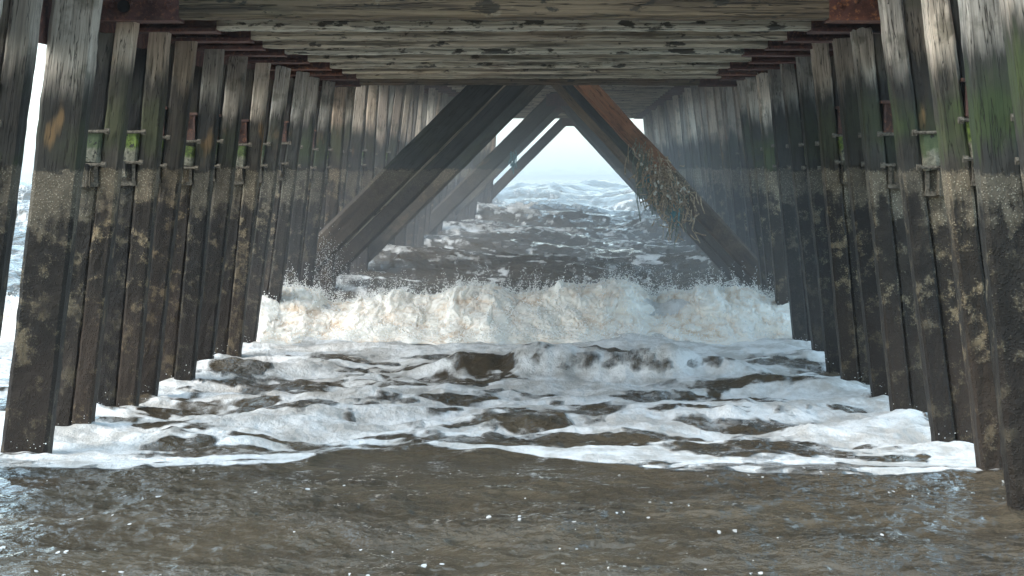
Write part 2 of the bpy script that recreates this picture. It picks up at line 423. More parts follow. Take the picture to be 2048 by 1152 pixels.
# ------------------------------------------------------------------ cross beams
def crossbeam(d, label, h, height=.27, thick=.26, mat=None, group='cross beams under the deck', detail=True, shoe=(.62, .62), drop=0.):
    z0 = zdeck(d, h) - drop; zc = z0 + height / 2
    xa = xl_top(d) - .30; xb = xr_top(d) + .30
    root = empty('cross_beam', ((xa + xb) / 2, d, zc), label, 'beam', group); root['kind'] = 'thing'
    yc = d + thick / 2
    timber('beam_timber', Vector((xa + shoe[0] - .2, yc, zc)), Vector((xb - shoe[1] + .2, yc, zc)), height, thick, mat or M_beam, root, rough=.012, seg=.07 if detail else .2, ch=.09)
    for s_, xs, sl in ((1, xa, shoe[0]), (-1, xb, shoe[1])):
        b = MB(); x0, x1 = sorted((xs, xs + s_ * sl))
        t = .018
        b.box(x0, x1, d - t, d + thick + t, z0 - t, z0)                       # bottom plate
        b.box(x0, x1 - .0, d - t - .001, d - .001, z0 + .001, z0 + height + .02)          # web towards the shore
        b.box(x0, x1, d + thick + .001, d + thick + t, z0 + .001, z0 + height + .02)
        b.box(x0, x1, d - .07, d - t - .002, z0 - t - .001, z0 + .006)                # lip
        if detail:
            for k in range(5):
                bx = x0 + .06 + k * (x1 - x0 - .12) / 4 + random.uniform(-.01, .01)
                b.cyl((bx, d - t - .03, z0 + random.choice((.08, .16))), (bx, d - t, z0 + .1), .017, 6)
        b.build('steel_shoe', M_rust if random.random() < .7 else M_rust_hi, root)
    return root
def first_shoe(root):
    z0 = zdeck(16.5); b = MB(); p = at(247, 12, 16.44)
    b.cyl(p, (p.x, p.y + .03, p.z), .042, 12); b.build('hole_disc', M_black, root)  # solid black disc in place of the shade inside a hole
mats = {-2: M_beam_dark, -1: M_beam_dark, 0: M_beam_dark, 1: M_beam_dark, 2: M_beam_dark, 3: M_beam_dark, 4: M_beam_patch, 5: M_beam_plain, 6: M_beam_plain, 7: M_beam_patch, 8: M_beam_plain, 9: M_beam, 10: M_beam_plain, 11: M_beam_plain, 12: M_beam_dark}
dB = [16.5, 17.95, 19.4, 20.8, 22.1, 23.8, 25.6, 27.3, 28.9, 30.5]
names = {3: 'dark brown cross beam along the top photo edge, ends in rusty steel', 12: 'dark last cross beam of the low deck, right above the brace tops',
         4: 'pale flaking cross beam with the most peeled patches', 7: 'grey cross beam with black damp patches, fourth behind the flaking one'}
for i, d in enumerate(dB, 3):
    lb = names.get(i)
    if lb is None:
        lb = 'weathered cross beam, %s back from the shore end of the low deck' % ORD[i - 3]
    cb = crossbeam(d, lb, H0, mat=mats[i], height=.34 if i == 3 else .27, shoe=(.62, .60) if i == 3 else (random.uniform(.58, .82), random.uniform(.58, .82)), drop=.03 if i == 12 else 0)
    if i == 3: first_shoe(cb)
    if 2 < i < 12:
        dd = (d + dB[i - 2]) / 2
        crossbeam(dd, 'thin joist between the %s and %s cross beams from the shore' % (ORD[i - 3], ORD[i - 2]), H0, height=.20, thick=.11, mat=random.choice([M_beam, M_beam_plain]),
                  group='joists between the cross beams', shoe=(random.uniform(.45, .75), random.uniform(.45, .75)), drop=-.16)
for i, d in enumerate(dF):
    last = i == len(dF) - 1
    if d < 54: lb = 'cross beam of the high deck, %s seaward of the first brace frame' % ORD[i]
    else: lb = 'thin cross beam of the high deck far out beyond the braces'
    if last: lb = 'brown end beam framing the sky at the seaward end'
    crossbeam(d, lb, H1, mat=M_beam_dark if last else M_beam_plain, group='cross beams of the high deck', detail=False, height=.27, drop=.0)

# longitudinal girders above the beams, one per side and level
def girder(side, d0, d1, h, label, up=.295):
    def line(u, d): return (xl_top(d) if side < 0 else xr_top(d)) + side * u
    V = []; Fc = []
    prof = [(-.32, 0), (.12, 0), (.12, .02), (-.08, .02), (-.08, .36), (.12, .36), (.12, .38), (-.32, .38), (-.32, .36), (-.12, .36), (-.12, .02), (-.32, .02)]
    n = 24
    for k in range(n + 1):
        d = d0 + (d1 - d0) * k / n
        for u, z in prof: V.append((line(u, d), d, zdeck(d, h) + up + z))
    m = len(prof)
    for k in range(n):
        for i in range(m): Fc.append((k * m + i, k * m + (i + 1) % m, (k + 1) * m + (i + 1) % m, (k + 1) * m + i))
    Fc.append(tuple(range(m))); Fc.append(tuple(n * m + m - 1 - i for i in range(m)))
    g = mesh_obj('girder', V, Fc, M_rust)
    V = []; Fc = []
    for k in range(n + 1):
        d = d0 + (d1 + (2.4 if h == H0 else 0) - d0) * k / n
        for u, z in ((.33, -up - .22), (.35, -up - .22), (.35, .36), (.33, .36)): V.append((line(u, d), d, zdeck(d, h) + up + z))
    for k in range(n):
        for i in range(4): Fc.append((k * 4 + i, k * 4 + (i + 1) % 4, (k + 1) * 4 + (i + 1) % 4, (k + 1) * 4 + i))
    Fc += [(0, 1, 2, 3), (n * 4 + 3, n * 4 + 2, n * 4 + 1, n * 4)]
    mesh_obj('fascia_plate', V, Fc, M_rust, g)
    return tag(g, label, 'girder', 'rusted deck girders', 'thing')
girder(-1, 12.0, 31.9, H0, 'rusted steel girder over the left pile heads, low deck', .325)
girder(1, 12.0, 31.9, H0, 'rusted steel girder over the right pile heads, low deck', .325)
girder(-1, 31.2, 93.5, H1, 'rusted steel girder over the left pile heads, high deck')
girder(1, 31.2, 93.5, H1, 'rusted steel girder over the right pile heads, high deck')
# deck boarding
def deck(d0, d1, h, label, up):
    b = MB(); d = d0; 
    while d < d1:
        dd = min(d + .19, d1); xm = DRIFT * d
        j = random.uniform(-.004, .004)
        b.box(xm - 3.5 + random.uniform(-.04, .04), xm + 2.75 + _fr(d) + random.uniform(-.04, .04), d, dd - .012, zdeck(d, h) + up + j, zdeck(d, h) + up + .07 + j); d = dd
    return tag(b.build('pier_deck', M_deck), label, 'deck', 'pier deck')
deck(15.8, 31.0, H0, 'boarded low deck of the pier over the shoreward cross beams', .71)
deck(31.2, 93.5, H1, 'boarded high deck of the pier running out to sea', .68)
# hanging steel channels under the low deck seen at both sides between bents
# ------------------------------------------------------------------ braces
ML = [M_brace_l, M_brace_l, M_brace_l, M_brace_l, M_brace_l, M_brace_l]
frames = [  # d, left edge sums (outer, inner), right x at y=270 (inner, outer), material right
    (31.3, 1105, 1178, 1238, 1288, M_brace_r, 'nearest'),
    (33.1, 1160, 1228, 1214, 1256, M_brace_l, 'second'),
    (38.2, 1203, 1263, 1193, 1228, M_brace_t, 'third'),
    (56.0, 1286, 1328, 1174, 1214, M_brace_l, 'fourth'),
    (64.0, 1312, 1347, 1170, 1206, M_brace_l, 'fifth'),
    (91.6, 1357, 1384, 1164, 1190, M_brace_l, 'farthest')]
SL = 1.09
for d, s0, s1, r0, r1, mr, nm in frames:
    sc_ = (s0 + s1) / 2; wl = (s1 - s0) / math.sqrt(2) / F * d
    rc = (r0 + r1) / 2; wr = (r1 - r0) * SL / math.hypot(1, SL) / F * d
    ytop = 357 - (zdeck(d, H1) - EYE - .01) * F / d
    # foot where the brace crosses the row of piles
    pin = 1155 + xl_bot(0) * F / d - .26 * F / d
    pl = at(pin, sc_ - pin, d - .17)
    xt = sc_ - ytop
    # right brace: x at y -> rc + (y-270)/SL
    pinr = 1155 + xr_bot(0) * F / d + .22 * F / d
    yr = 270 + (pinr - rc) * SL
    pr = at(pinr, yr, d + .17)
    xtr = rc + (ytop - 270) / SL
    # the two legs pass one another at the head, one in front of the other
    root = empty('brace_frame', (DRIFT * d, d, 0), 'A-shaped timber brace frame, %s of six%s' % (nm, ', debris on its brown right leg' if nm == 'nearest' else ''), 'brace', 'timber brace frames')
    a = timber('brace', pl, at(xt, ytop, d - .17), wl, .30, M_brace_l, root, rough=.010, seg=.1)
    a['label'] = 'dark weedy left leg'
    b = timber('brace', pr, at(xtr, ytop, d + .17), wr, .30, mr, root, rough=.010, seg=.1)
    if mr is not M_brace_l: b['label'] = 'brown right leg'
    # bolted steel plate where the legs meet
    ax = (sc_ * SL - 270 * SL + 0) ; 
    xm = (sc_ + rc * SL - 270) / (1 + SL); ym = sc_ - xm; ym = max(ym, ytop + .12 * F / d)
    c = at(xm, ym, d)
    g = MB(); g.box(c.x - .3, c.x + .3, d - .35, d - .335, c.z - .16, c.z + .12)
    for k in range(4): g.cyl((c.x - .2 + .13 * k, d - .38, c.z - .02), (c.x - .2 + .13 * k, d - .352, c.z - .02), .02, 6)
    g.build('gusset_plate', M_rust, root)
    # pale strip added to paint the line of light along the left leg's lower edge
    if nm == 'nearest':
        u = (at(xt, ytop, d) - at(pin, sc_ - pin, d)).normalized(); n_ = Vector((u.z, 0, -u.x))
        o0 = pl + n_ * (wl / 2 + .012) + u * .6; o1 = at(xt, ytop, d - .17) + n_ * (wl / 2 + .012)
        timber('edge_light_strip', o0, o1, .022, .2, M_beam_plain, root, rough=.003, seg=.15)

# ------------------------------------------------------------------ debris caught on the right brace
def drape(p, L, sway, n=9):
    pts = []; x, y, z = p; vx = random.uniform(-1, 1) * sway; 
    for k in range(n):
        t = k / (n - 1)
        pts.append((x + vx * t + math.sin(t * 5 + p[0] * 9) * sway * .35, y + random.uniform(-.012, .012) - .02 * t, z - L * t + random.uniform(-.01, .01)))
    return pts
deb = empty('debris_tangle', at(1300, 300, 31.05), 'tangle of rope, net and dead weed hanging from the nearest right brace leg', 'debris')
anchors = [(1272 + 100 * t, 282 + 108 * t) for t in np.linspace(0, 1, 60)]
b = MB()
for k in range(70):
    q = anchors[int(random.random() ** 1.6 * 59)]
    p = at(q[0] + random.uniform(-9, 14), q[1] + random.uniform(-12, 26), 31.0)
    b.tube(drape(p, random.uniform(.12, .8), .10), random.uniform(.003, .0065), 4)
b.build('rope', M_rope_g, deb)
b = MB()
for k in range(380):
    q = anchors[min(59, max(0, int(random.gauss(34, 13))))]
    dn = abs(random.gauss(0, 42))
    p = at(q[0] + random.gauss(0, 15), q[1] + dn - 8, 31.0 + random.uniform(-.08, .04))
    a = random.uniform(0, math.pi); L = random.uniform(.06, .24)
    dv = Vector((math.cos(a) * .6, random.uniform(-.3, .3), -abs(math.sin(a)))) * L
    b.tube([p, p + dv * .5 + Vector((random.uniform(-.02, .02), 0, random.uniform(-.02, .02))), p + dv], random.uniform(.004, .010), 4)
tw = b.build('dead_weed', M_twig, deb); tw['kind'] = 'stuff'
for k in range(26):
    b = MB()
    q = anchors[random.randint(5, 55)]
    p = at(q[0] + random.gauss(0, 12), q[1] + random.uniform(0, 70), 30.93)
    dv = Vector((random.uniform(-.03, .03), 0, random.uniform(-.06, .02)))
    b.tube([p, p + dv * .6, p + dv], random.uniform(.010, .018), 5)
    b.build('scrap', M_scrap, deb)
b = MB()
for k in range(9):
    p = at(1345 + random.uniform(-6, 9), 398 + random.uniform(-5, 8), 31.0)
    b.tube(drape(p, random.uniform(.2, .32), .04), .012, 5)
for k in range(5):
    p = at(1296 + random.uniform(-5, 6), 345 + random.uniform(-4, 6), 31.0)
    b.tube(drape(p, random.uniform(.1, .16), .03), .012, 5)
b.build('net_scrap', M_rope_t, deb)
b = MB(); b.tube(drape(at(1326, 400, 31.0), .5, .01), .003, 4); b.tube(drape(at(1331, 380, 31.0), .35, .02), .003, 4)
b.build('thread', M_twig, deb)
b = MB()
for k in range(8):
    p = at(1027 + random.uniform(-8, 4), 305 + random.uniform(-5, 8), 55.7)
    b.tube(drape(p, random.uniform(.15, .42), .06), .014, 5)
tag(b.build('rope_scrap', M_rope_t), 'small teal rope scrap caught on the fourth left brace leg', 'rope')

# ------------------------------------------------------------------ sea
def px_of(X, Y): return 1024 + X / Y * F
EDGE_X = [-400, 0, 300, 560, 650, 800, 1000, 1200, 1400, 1700, 2048, 2600]
EDGE_D = [14.6, 14.5, 14.45, 14.7, 15.35, 15.6, 15.3, 14.75, 14.25, 14.1, 14.0, 14.2]
def foam_edge(X, Y): 
    u = 1024 + X / 14.6 * F
    return np.interp(u, EDGE_X, EDGE_D) + .22 * fbm(X * 1.3, Y * .2, 3, 41)
BREAK_D = 27.6
def crest_line(X): return BREAK_D + .35 * perlin(X * .35, X * 0, 3) + .12 * perlin(X * 1.3, X * 0 + 2, 4)
def crest_h(X):
    u = 1024 + X / BREAK_D * F
    a = np.interp(u, [-2000, 300, 590, 700, 780, 870, 950, 1040, 1120, 1200, 1400, 1480, 1560, 2400, 4000], [.5, .45, .47, .43, .34, .33, .50, .41, .40, .48, .50, .44, .36, .45, .5])
    return a * (.95 + .36 * perlin(X * .8, X * 0 + 5, 15) + .16 * perlin(X * 2.9, X * 0 + 5, 16))
lenses = [(1075, 849, 115, 13), (1000, 832, 60, 6), (1255, 884, 150, 12), (1430, 905, 80, 12), (1130, 885, 150, 7), (1490, 812, 75, 17), (1290, 795, 60, 12),
          (940, 768, 50, 7), (585, 775, 110, 18), (590, 823, 85, 10), (740, 812, 30, 6), (480, 745, 60, 12), (800, 775, 60, 4), (1400, 848, 60, 8),
          (330, 860, 60, 8), (230, 850, 55, 8), (360, 895, 80, 7), (1580, 725, 80, 8), (1700, 822, 40, 8), (1250, 745, 60, 10), (1020, 895, 330, 5), (760, 880, 90, 4), (1560, 895, 120, 8), (700, 720, 90, 5),
          (450, 905, 180, 9), (560, 880, 110, 6), (1330, 870, 90, 6), (1620, 905, 110, 7), (520, 800, 60, 7), (900, 800, 90, 4), (1500, 850, 90, 7), (840, 740, 120, 6)]
FEET = [(xl_bot(d) - .1, d) for d in dL] + [(xr_bot(d) + .1, d) for d in dR]
def sea_fields(X, Y):
    fe = foam_edge(X, Y)
    Z = np.zeros_like(X); 
    near = sstep(15.2, 13.6, Y)
    surf = sstep(14.2, 16.5, Y) * sstep(34, 27, Y)
    far = sstep(29, 34, Y)
    # wading-depth ripples
    Z += near * (.030 * fbm(X * 1.0, Y * .8, 3, 5) + .030 * fbm(X * 2.8, Y * 2.2, 4, 8) + .013 * fbm(X * 8, Y * 6, 3, 12))
    # surf chop
    ch = fbm(X * .75 + .1 * Y, Y * .62, 5, 21, .52)
    Z += surf * (.11 * ch + .055 * ridge(X * 1.2, Y * 1.1, 4, 25) - .03)
    # foam lip at the edge
    Z += .025 * np.exp(-((Y - fe - .25) / .35) ** 2)
    for (qx, qy) in FEET:       # water heaped against the pile feet
        if qy > 27: continue
        m_ = np.abs(Y - qy) < .9; m_ &= np.abs(X - qx) < .9
        Z[m_] += .026 * np.exp(-(((X[m_] - qx) / .28) ** 2 + ((Y[m_] - qy + .12) / .3) ** 2)) * (1 + .8 * perlin(X[m_] * 9, Y[m_] * 7, 91))
    # small curling waves inside the surf
    def wavelet(px, Yc, hw, A, fw=.22, bw=.8, s=0):
        Xc = (px - 1024) / F * Yc; W = hw / F * Yc
        yc = Yc + .25 * perlin(X * 1.1 + s, X * 0 + s, s + 3) + .08 * perlin(X * 4 + s, X * 0, s)
        t = Y - yc
        prof = np.where(t < 0, np.exp(-(t / fw) ** 2), np.exp(-(t / bw) ** 2))
        env = np.exp(-((X - Xc) / W) ** 4) * (.85 + .30 * perlin(X * 2.6 + s, X * 0 + 1.5, s + 7) + .12 * perlin(X * 7 + s, X * 0 + 1.5, s + 17))
        return A * prof * np.clip(env, 0, 2)
    W_ = [(1210, 21.5, 160, .30, .32, .9, 1), (980, 21.8, 130, .20, .3, .9, 4), (1440, 21.3, 110, .17, .25, .8, 6), (520, 22.0, 150, .11, .3, .9, 12), (370, 22.8, 70, .10, .3, .9, 14),
          (1600, 20.2, 120, .10, .3, .8, 16), (760, 19.6, 200, .09, .35, .8, 18), (1500, 18.0, 220, .09, .35, .8, 21), (1100, 17.6, 150, .08, .35, .8, 24), (520, 17.4, 160, .07, .35, .9, 26), (1750, 16.6, 160, .08, .3, .9, 29), (1000, 16.2, 260, .05, .3, .8, 31), (350, 16.0, 200, .05, .3, .8, 33)]
    wl = np.zeros_like(X)
    for w in W_: wl += wavelet(w[0], w[1], w[2], w[3], w[4], w[5], w[6])
    Z += wl
    # the breaker: body of water under the white front
    t = Y - crest_line(X); A = crest_h(X)
    Z += np.where(t < 0, np.exp(-(t / .75) ** 2), np.exp(-(t / 2.4) ** 2)) * A * 1.0
    # outer waves
    outer = [(35.2, .34, 4), (39.5, .58, 5), (46, .40, 6), (53, .52, 7), (61, .55, 8), (70, .62, 9), (80, .72, 10), (91, .80, 11), (104, .95, 12), (119, 1.10, 13), (137, 1.15, 14), (160, 1.1, 15), (190, 1.2, 17), (225, 1.1, 18), (270, 1.2, 19)]
    crest = np.zeros_like(X)
    for Yc, a, s in outer:
        yc = Yc + (1.2 + Yc * .02) * perlin(X * .09 + s, X * 0 + s, s) + .5 * perlin(X * .45, X * 0 + s, s + 2)
        t = Y - yc; fw = .9 + Yc * .016; bw = 2.2 + Yc * .03
        p = np.where(t < 0, np.exp(-(t / fw) ** 2), np.exp(-(t / bw) ** 2))
        env = np.clip(.72 + .8 * perlin(X * .16 + s * 3, Y * .02, s + 40), .1, 1.35)
        Z += a * p * env; crest = np.maximum(crest, p * env * np.where(t < .3, 1, .8))
    amp = np.clip(.13 + (Y - 30) * .0016, .1, .30) * sstep(3000, 300, Y)
    Z += far * amp * (1.25 * fbm(X * .42, Y * .36, 5, 55, .55) + .55 * ridge(X * .55 + .2 * Y, Y * .5, 5, 61) - .3)
    # ---- foam cover 0..1
    foam = np.zeros_like(X)
    zone = sstep(0, .12, Y - fe) * sstep(29.2, 28.4, Y)
    n1 = fbm(X * .9, Y * .55, 5, 71, .55); n2 = fbm(X * 2.6, Y * 1.5, 4, 77)
    n3 = fbm(X * 6 + 1.5 * Y, Y * 2.6, 4, 79); hole = np.zeros_like(X)
    for (lx, ly, lw, lh) in lenses:
        Yc = F * EYE / (ly - 357); Xc = (lx - 1024) / F * Yc
        W = lw / F * Yc; Hd = lh * Yc * Yc / (F * EYE)
        q = ((X - Xc) / W) ** 2 + ((Y - Yc) / max(Hd, .12)) ** 2
        hole = np.maximum(hole, np.clip(1.25 - q + 1.1 * n2 + .5 * n1 + .8 * n3, 0, 1))
    base = sstep(-.46, .02, n1 + .5 * n2 + .08)
    face = sstep(.04, .12, wl) * sstep(-.1, .25, fbm(X * 1.7, Y * 1.4, 4, 90) + .12)
    vein = sstep(.62, .86, ridge(X * .55 + 2.2 * n2 * .12, Y * .75 + .3 * n1, 4, 83)) * sstep(-.25, .25, fbm(X * .4, Y * .5, 3, 88))
    shal = .85 * sstep(-.15, .5, fbm(X * 1.5, Y * .9, 4, 95))
    tear = sstep(-.25, .35, fbm(X * 6, Y * 3 - X * 1.5, 4, 97)); thin = .38 * sstep(-.3, .25, fbm(X * 2.2, Y * 1.6, 4, 99))
    foam = zone * np.clip(base * (1 - hole) * (1 - .85 * vein) - shal * .6, 0, 1) * (1 - face * (.22 + .5 * tear))
    foam = np.maximum(foam, zone * thin)
    foam = np.maximum(foam, .9 * zone * sstep(23.6, 24.6, Y))
    # streaky foam out at sea, thicker over the crests
    st = ridge(X * 1.5 + .25 * Y, Y * .85, 5, 101); st2 = fbm(X * .16, Y * .10, 3, 107)
    f2 = sstep(.40, 1.12, st + .45 * st2 + .20 * (crest - .45) + np.where(Y > 44, .10, -.06) * sstep(31, 46, Y))
    wc = sstep(.72, 1.05, crest + .5 * fbm(X * .5, Y * .4, 4, 113))
    det = fbm(X * 3.2 + .6 * Y, Y * 1.8, 5, 131, .66); f2 = np.clip(np.maximum(f2 * .85, wc * .5) + .75 * det * sstep(.02, .3, f2 + .12), 0, 1) * sstep(260, 70, Y)
    f2 = np.maximum(f2, .34 * sstep(-.35, .35, fbm(X * .9 + .3 * Y, Y * .5, 4, 137)))
    foam = np.maximum(foam, far * f2)
    return Z, np.clip(foam, 0, 1), wl

uu = np.concatenate([np.linspace(-.85, -.30, 90, endpoint=False), np.linspace(-.30, .30, 900), np.linspace(.30, .85, 91)[1:]])
inv = lambda a, b, n: 1 / np.linspace(1 / a, 1 / b, n, endpoint=False)
yy = np.concatenate([np.linspace(3, 9.8, 40, endpoint=False), inv(9.8, 34, 620), inv(34, 60, 170), inv(60, 160, 220), inv(160, 600, 80), inv(600, 30000, 40)])
nx, ny = len(uu), len(yy)
YY, UU = np.meshgrid(yy, uu, indexing='ij')
XX = UU * (YY + 1.5) + DRIFT * YY * .6
ZZ, FO, WL = sea_fields(XX, YY)
def grid_mesh(name, X, Y, Z, mat, attrs=None, smooth=True):
    n, m = X.shape
    me = bpy.data.meshes.new(name)
    co = np.stack([X, Y, Z], -1).reshape(-1, 3).astype(np.float32)
    idx = np.arange(n * m).reshape(n, m)
    q = np.stack([idx[:-1, :-1], idx[:-1, 1:], idx[1:, 1:], idx[1:, :-1]], -1).reshape(-1, 4).astype(np.int32)
    me.vertices.add(len(co)); me.vertices.foreach_set('co', co.ravel())
    me.loops.add(q.size); me.loops.foreach_set('vertex_index', q.ravel())
    me.polygons.add(len(q)); me.polygons.foreach_set('loop_start', np.arange(0, q.size, 4, dtype=np.int32))
    me.update(calc_edges=True)
    me.polygons.foreach_set('use_smooth', [smooth] * len(q))
    for k, v in (attrs or {}).items():
        a = me.attributes.new(k, 'FLOAT', 'POINT'); a.data.foreach_set('value', v.reshape(-1).astype(np.float32))
    me.materials.append(mat); me.validate()
    return link(bpy.data.objects.new(name, me))

def sea_mat():
    s = NB('sea_water').coords(); P = s.pos
    a = s.node('ShaderNodeAttribute', attribute_name='foam').outputs['Fac']
    Pw = P
    fine = s.noise(s.scale(Pw, (1., .55, 1.)), 7., 6, .68)
    fine2 = s.noise(s.scale(Pw, (1., .5, 1.)), 24., 4, .7)
    f = s.math('ADD', a, s.math('MULTIPLY', s.math('SUBTRACT', fine, .5), s.math('MULTIPLY', s.math('MULTIPLY', a, s.math('SUBTRACT', 1.12, a)), 3.2)))
    foam = s.ss(f, .25, .72)
    # flecks of foam on the shallows
    v = s.node('ShaderNodeTexVoronoi', feature='F1'); s.put(v.inputs['Vector'], s.scale(Pw, (1., .30, .0))); v.inputs['Scale'].default_value = 26.
    sz = s.node('ShaderNodeSeparateColor'); s.put(sz.inputs[0], v.outputs['Color'])
    cl = s.ss(s.noise(s.scale(Pw, (1, 1.8, 0)), 1.1, 5, .7), .50, .62)
    th = s.math('MULTIPLY', s.math('SUBTRACT', sz.outputs[0], .56, clamp=True), s.math('MULTIPLY', cl, .85))
    fl = s.math('GREATER_THAN', s.math('SUBTRACT', th, v.outputs['Distance']), 0.)
    nearm = s.ss(s.py, 15.2, 14.2)
    foam = s.math('MAXIMUM', foam, s.math('MULTIPLY', s.math('MULTIPLY', fl, nearm), .75))
    brown = s.mix(s.ss(s.noise(Pw, .9, 4, .6), .35, .65), (.066, .051, .034), (.098, .076, .050))
    fc = s.mix(s.ss(s.noise(s.scale(Pw, (1, .6, 1)), 2.5, 6, .7), .38, .62), (.50, .47, .43), (.82, .81, .79))
    c = s.mix(foam, brown, fc)
    rough = s.mixf(foam, .05, .75)
    h1 = s.noise(s.scale(Pw, (1., .8, 1.)), 3.2, 3, .55)
    h2 = s.noise(s.scale(Pw, (1., .75, 1.)), 11., 4, .6)
    bump = s.math('ADD', s.math('MULTIPLY', h1, .11), s.math('MULTIPLY', h2, .055))
    bump = s.math('MULTIPLY', bump, s.math('ADD', .35, s.math('MULTIPLY', s.ss(s.noise(s.scale(Pw, (1, .7, 1)), .55, 4, .6), .4, .62), 1.1)))
    bump = s.mixf(foam, bump, s.math('ADD', s.math('MULTIPLY', fine, .05), s.math('MULTIPLY', fine2, .012)))
    m = s.out(c, rough, bump, 1., 1., IOR=1.33)
    s.put(s.p.inputs['Specular IOR Level'], s.mixf(foam, .5, .2))
    return m
M_sea = sea_mat()
sea = grid_mesh('sea_water', XX, YY, ZZ, M_sea, {'foam': FO})
tag(sea, 'brown surf and open sea running under the pier', None, None, 'structure')
# the beach and the sea bed
gb = mesh_obj('sand_beach', [(-400, -200, 1.2), (400, -200, 1.2), (400, 2, .08), (-400, 2, .08), (400, 9, -.25), (-400, 9, -.25), (400, 120, -3.5), (-400, 120, -3.5)],
              [(0, 1, 2, 3), (3, 2, 4, 5), (5, 4, 6, 7)], M_sand)
tag(gb, 'wet sand beach behind the camera and under the shallows', None, None, 'structure')

# ------------------------------------------------------------------ white front of the breaker
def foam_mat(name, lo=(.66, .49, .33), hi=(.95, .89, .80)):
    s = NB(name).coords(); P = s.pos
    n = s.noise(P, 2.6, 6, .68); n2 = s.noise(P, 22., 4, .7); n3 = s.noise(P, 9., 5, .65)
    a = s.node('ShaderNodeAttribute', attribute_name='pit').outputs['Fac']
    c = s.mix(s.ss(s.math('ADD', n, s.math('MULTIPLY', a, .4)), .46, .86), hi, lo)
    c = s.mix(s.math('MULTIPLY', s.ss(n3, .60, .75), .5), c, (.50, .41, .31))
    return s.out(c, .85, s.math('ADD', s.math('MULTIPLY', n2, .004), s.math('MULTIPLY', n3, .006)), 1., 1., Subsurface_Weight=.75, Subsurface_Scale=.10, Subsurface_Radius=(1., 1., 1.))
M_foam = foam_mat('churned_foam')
nu, nv = 1500, 130
xs = np.linspace(-9, 9.5, nu); sv = np.linspace(0, 1, nv)
SV, XS = np.meshgrid(sv, xs, indexing='ij')
A = crest_h(XS)
pts = np.array([(-1.75, -.06), (-1.55, .02), (-1.3, .12), (-1.0, .28), (-.7, .50), (-.4, .74), (-.1, .95), (.15, 1.03), (.45, 1.0), (.8, .86), (1.2, .60)])
tt = np.linspace(0, 1, len(pts))
py_ = np.interp(SV, tt, pts[:, 0]); pz_ = np.interp(SV, tt, pts[:, 1])
mid = np.sin(np.clip(SV * 1.05, 0, 1) * np.pi) ** .5
b1 = .5 + fbm(XS * 1.25, SV * 2.2 + XS * .3, 3, 201) * 1.1
b2 = np.abs(perlin(XS * 5.5, SV * 9, 210)) * 2
b3 = np.abs(perlin(XS * 14, SV * 22, 214)) * 2
b4 = perlin(XS * 34, SV * 46, 218)
b5 = perlin(XS * 70, SV * 90, 219)
dz = mid * (.10 * b1 + .014 * b2 + .010 * b3 + .010 * b4 + .010 * b5 - .04)
# tongues of foam thrown up along the top
top = np.exp(-((SV - .68) / .16) ** 2)
sp = np.clip(perlin(XS * 3.1, XS * 0 + .4, 230), 0, 1) ** 1.2 * .14 + np.clip(perlin(XS * 11, XS * 0 + .7, 231), 0, 1) ** 1.5 * .13 + np.clip(perlin(XS * 30, XS * 0 + .7, 233), 0, 1) * .05
ZF = pz_ * A * 1.0 + dz * .8 + top * sp * .6
YF = crest_line(XS) + py_ * (1 + .18 * perlin(XS * .8, XS * 0, 240)) - mid * (.20 * b1 + .025 * b2 + .016 * b3 + .014 * b4 + .012 * b5) - (1 - SV) ** 2 * (.5 * perlin(XS * .9, XS * 0 + .2, 260) + .2 * perlin(XS * 4, XS * 0 + .2, 261))
XF = XS + mid * (.05 * perlin(XS * 6, SV * 8, 250) + .02 * perlin(XS * 18, SV * 20, 251))
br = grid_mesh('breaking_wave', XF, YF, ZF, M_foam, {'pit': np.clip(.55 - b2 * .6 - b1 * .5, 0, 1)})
tag(br, 'cream white front of the breaking wave across the pier', None, None, 'stuff')

# spray thrown off the crest, round the pile feet and off the small curling waves
M_spray = plain_mat('spray_drops', (.8, .79, .76), (.9, .9, .88), 5., .5)
DR = []
def drop(c, r): DR.append((c[0], c[1], c[2], r))
xc = rng.uniform(-4.2, 5.2, 16000)
plume = np.clip(perlin(xc * 2.3, xc * 0 + 3.3, 301) + .25, .05, 1)
hh = crest_h(xc); yc = crest_line(xc)
for i in range(len(xc)):
    up = abs(random.gauss(0, 1)) * .10 * plume[i]
    if random.random() < .75 and plume[i] < .25: continue
    drop((xc[i] + random.gauss(0, .02), yc[i] + random.uniform(-.25, .3), hh[i] + .04 + up), random.uniform(.0015, .005) * (1 if up < .12 else .7))
for k in range(22000):      # fuzz over the whole front
    i = random.randrange(8, nv - 2); j = random.randrange(220, nu - 220)
    drop((XF[i, j] + random.gauss(0, .02), YF[i, j] - abs(random.gauss(0, .035)), ZF[i, j] + abs(random.gauss(0, .03))), random.uniform(.002, .007))
# narrow jets
for k in range(150):
    x0 = rng.uniform(-3.0, 3.6) ; X0 = np.array([x0]); h = float(crest_h(X0)[0]); y0 = float(crest_line(X0)[0])
    Hj = random.uniform(.05, .30); dx = random.uniform(-.08, .08)
    for j in range(34):
        t = random.random() ** 1.3
        drop((x0 + dx * t + random.gauss(0, .012), y0 + random.gauss(0, .05), h + .05 + Hj * t), random.uniform(.003, .008) * (1 - .5 * t))
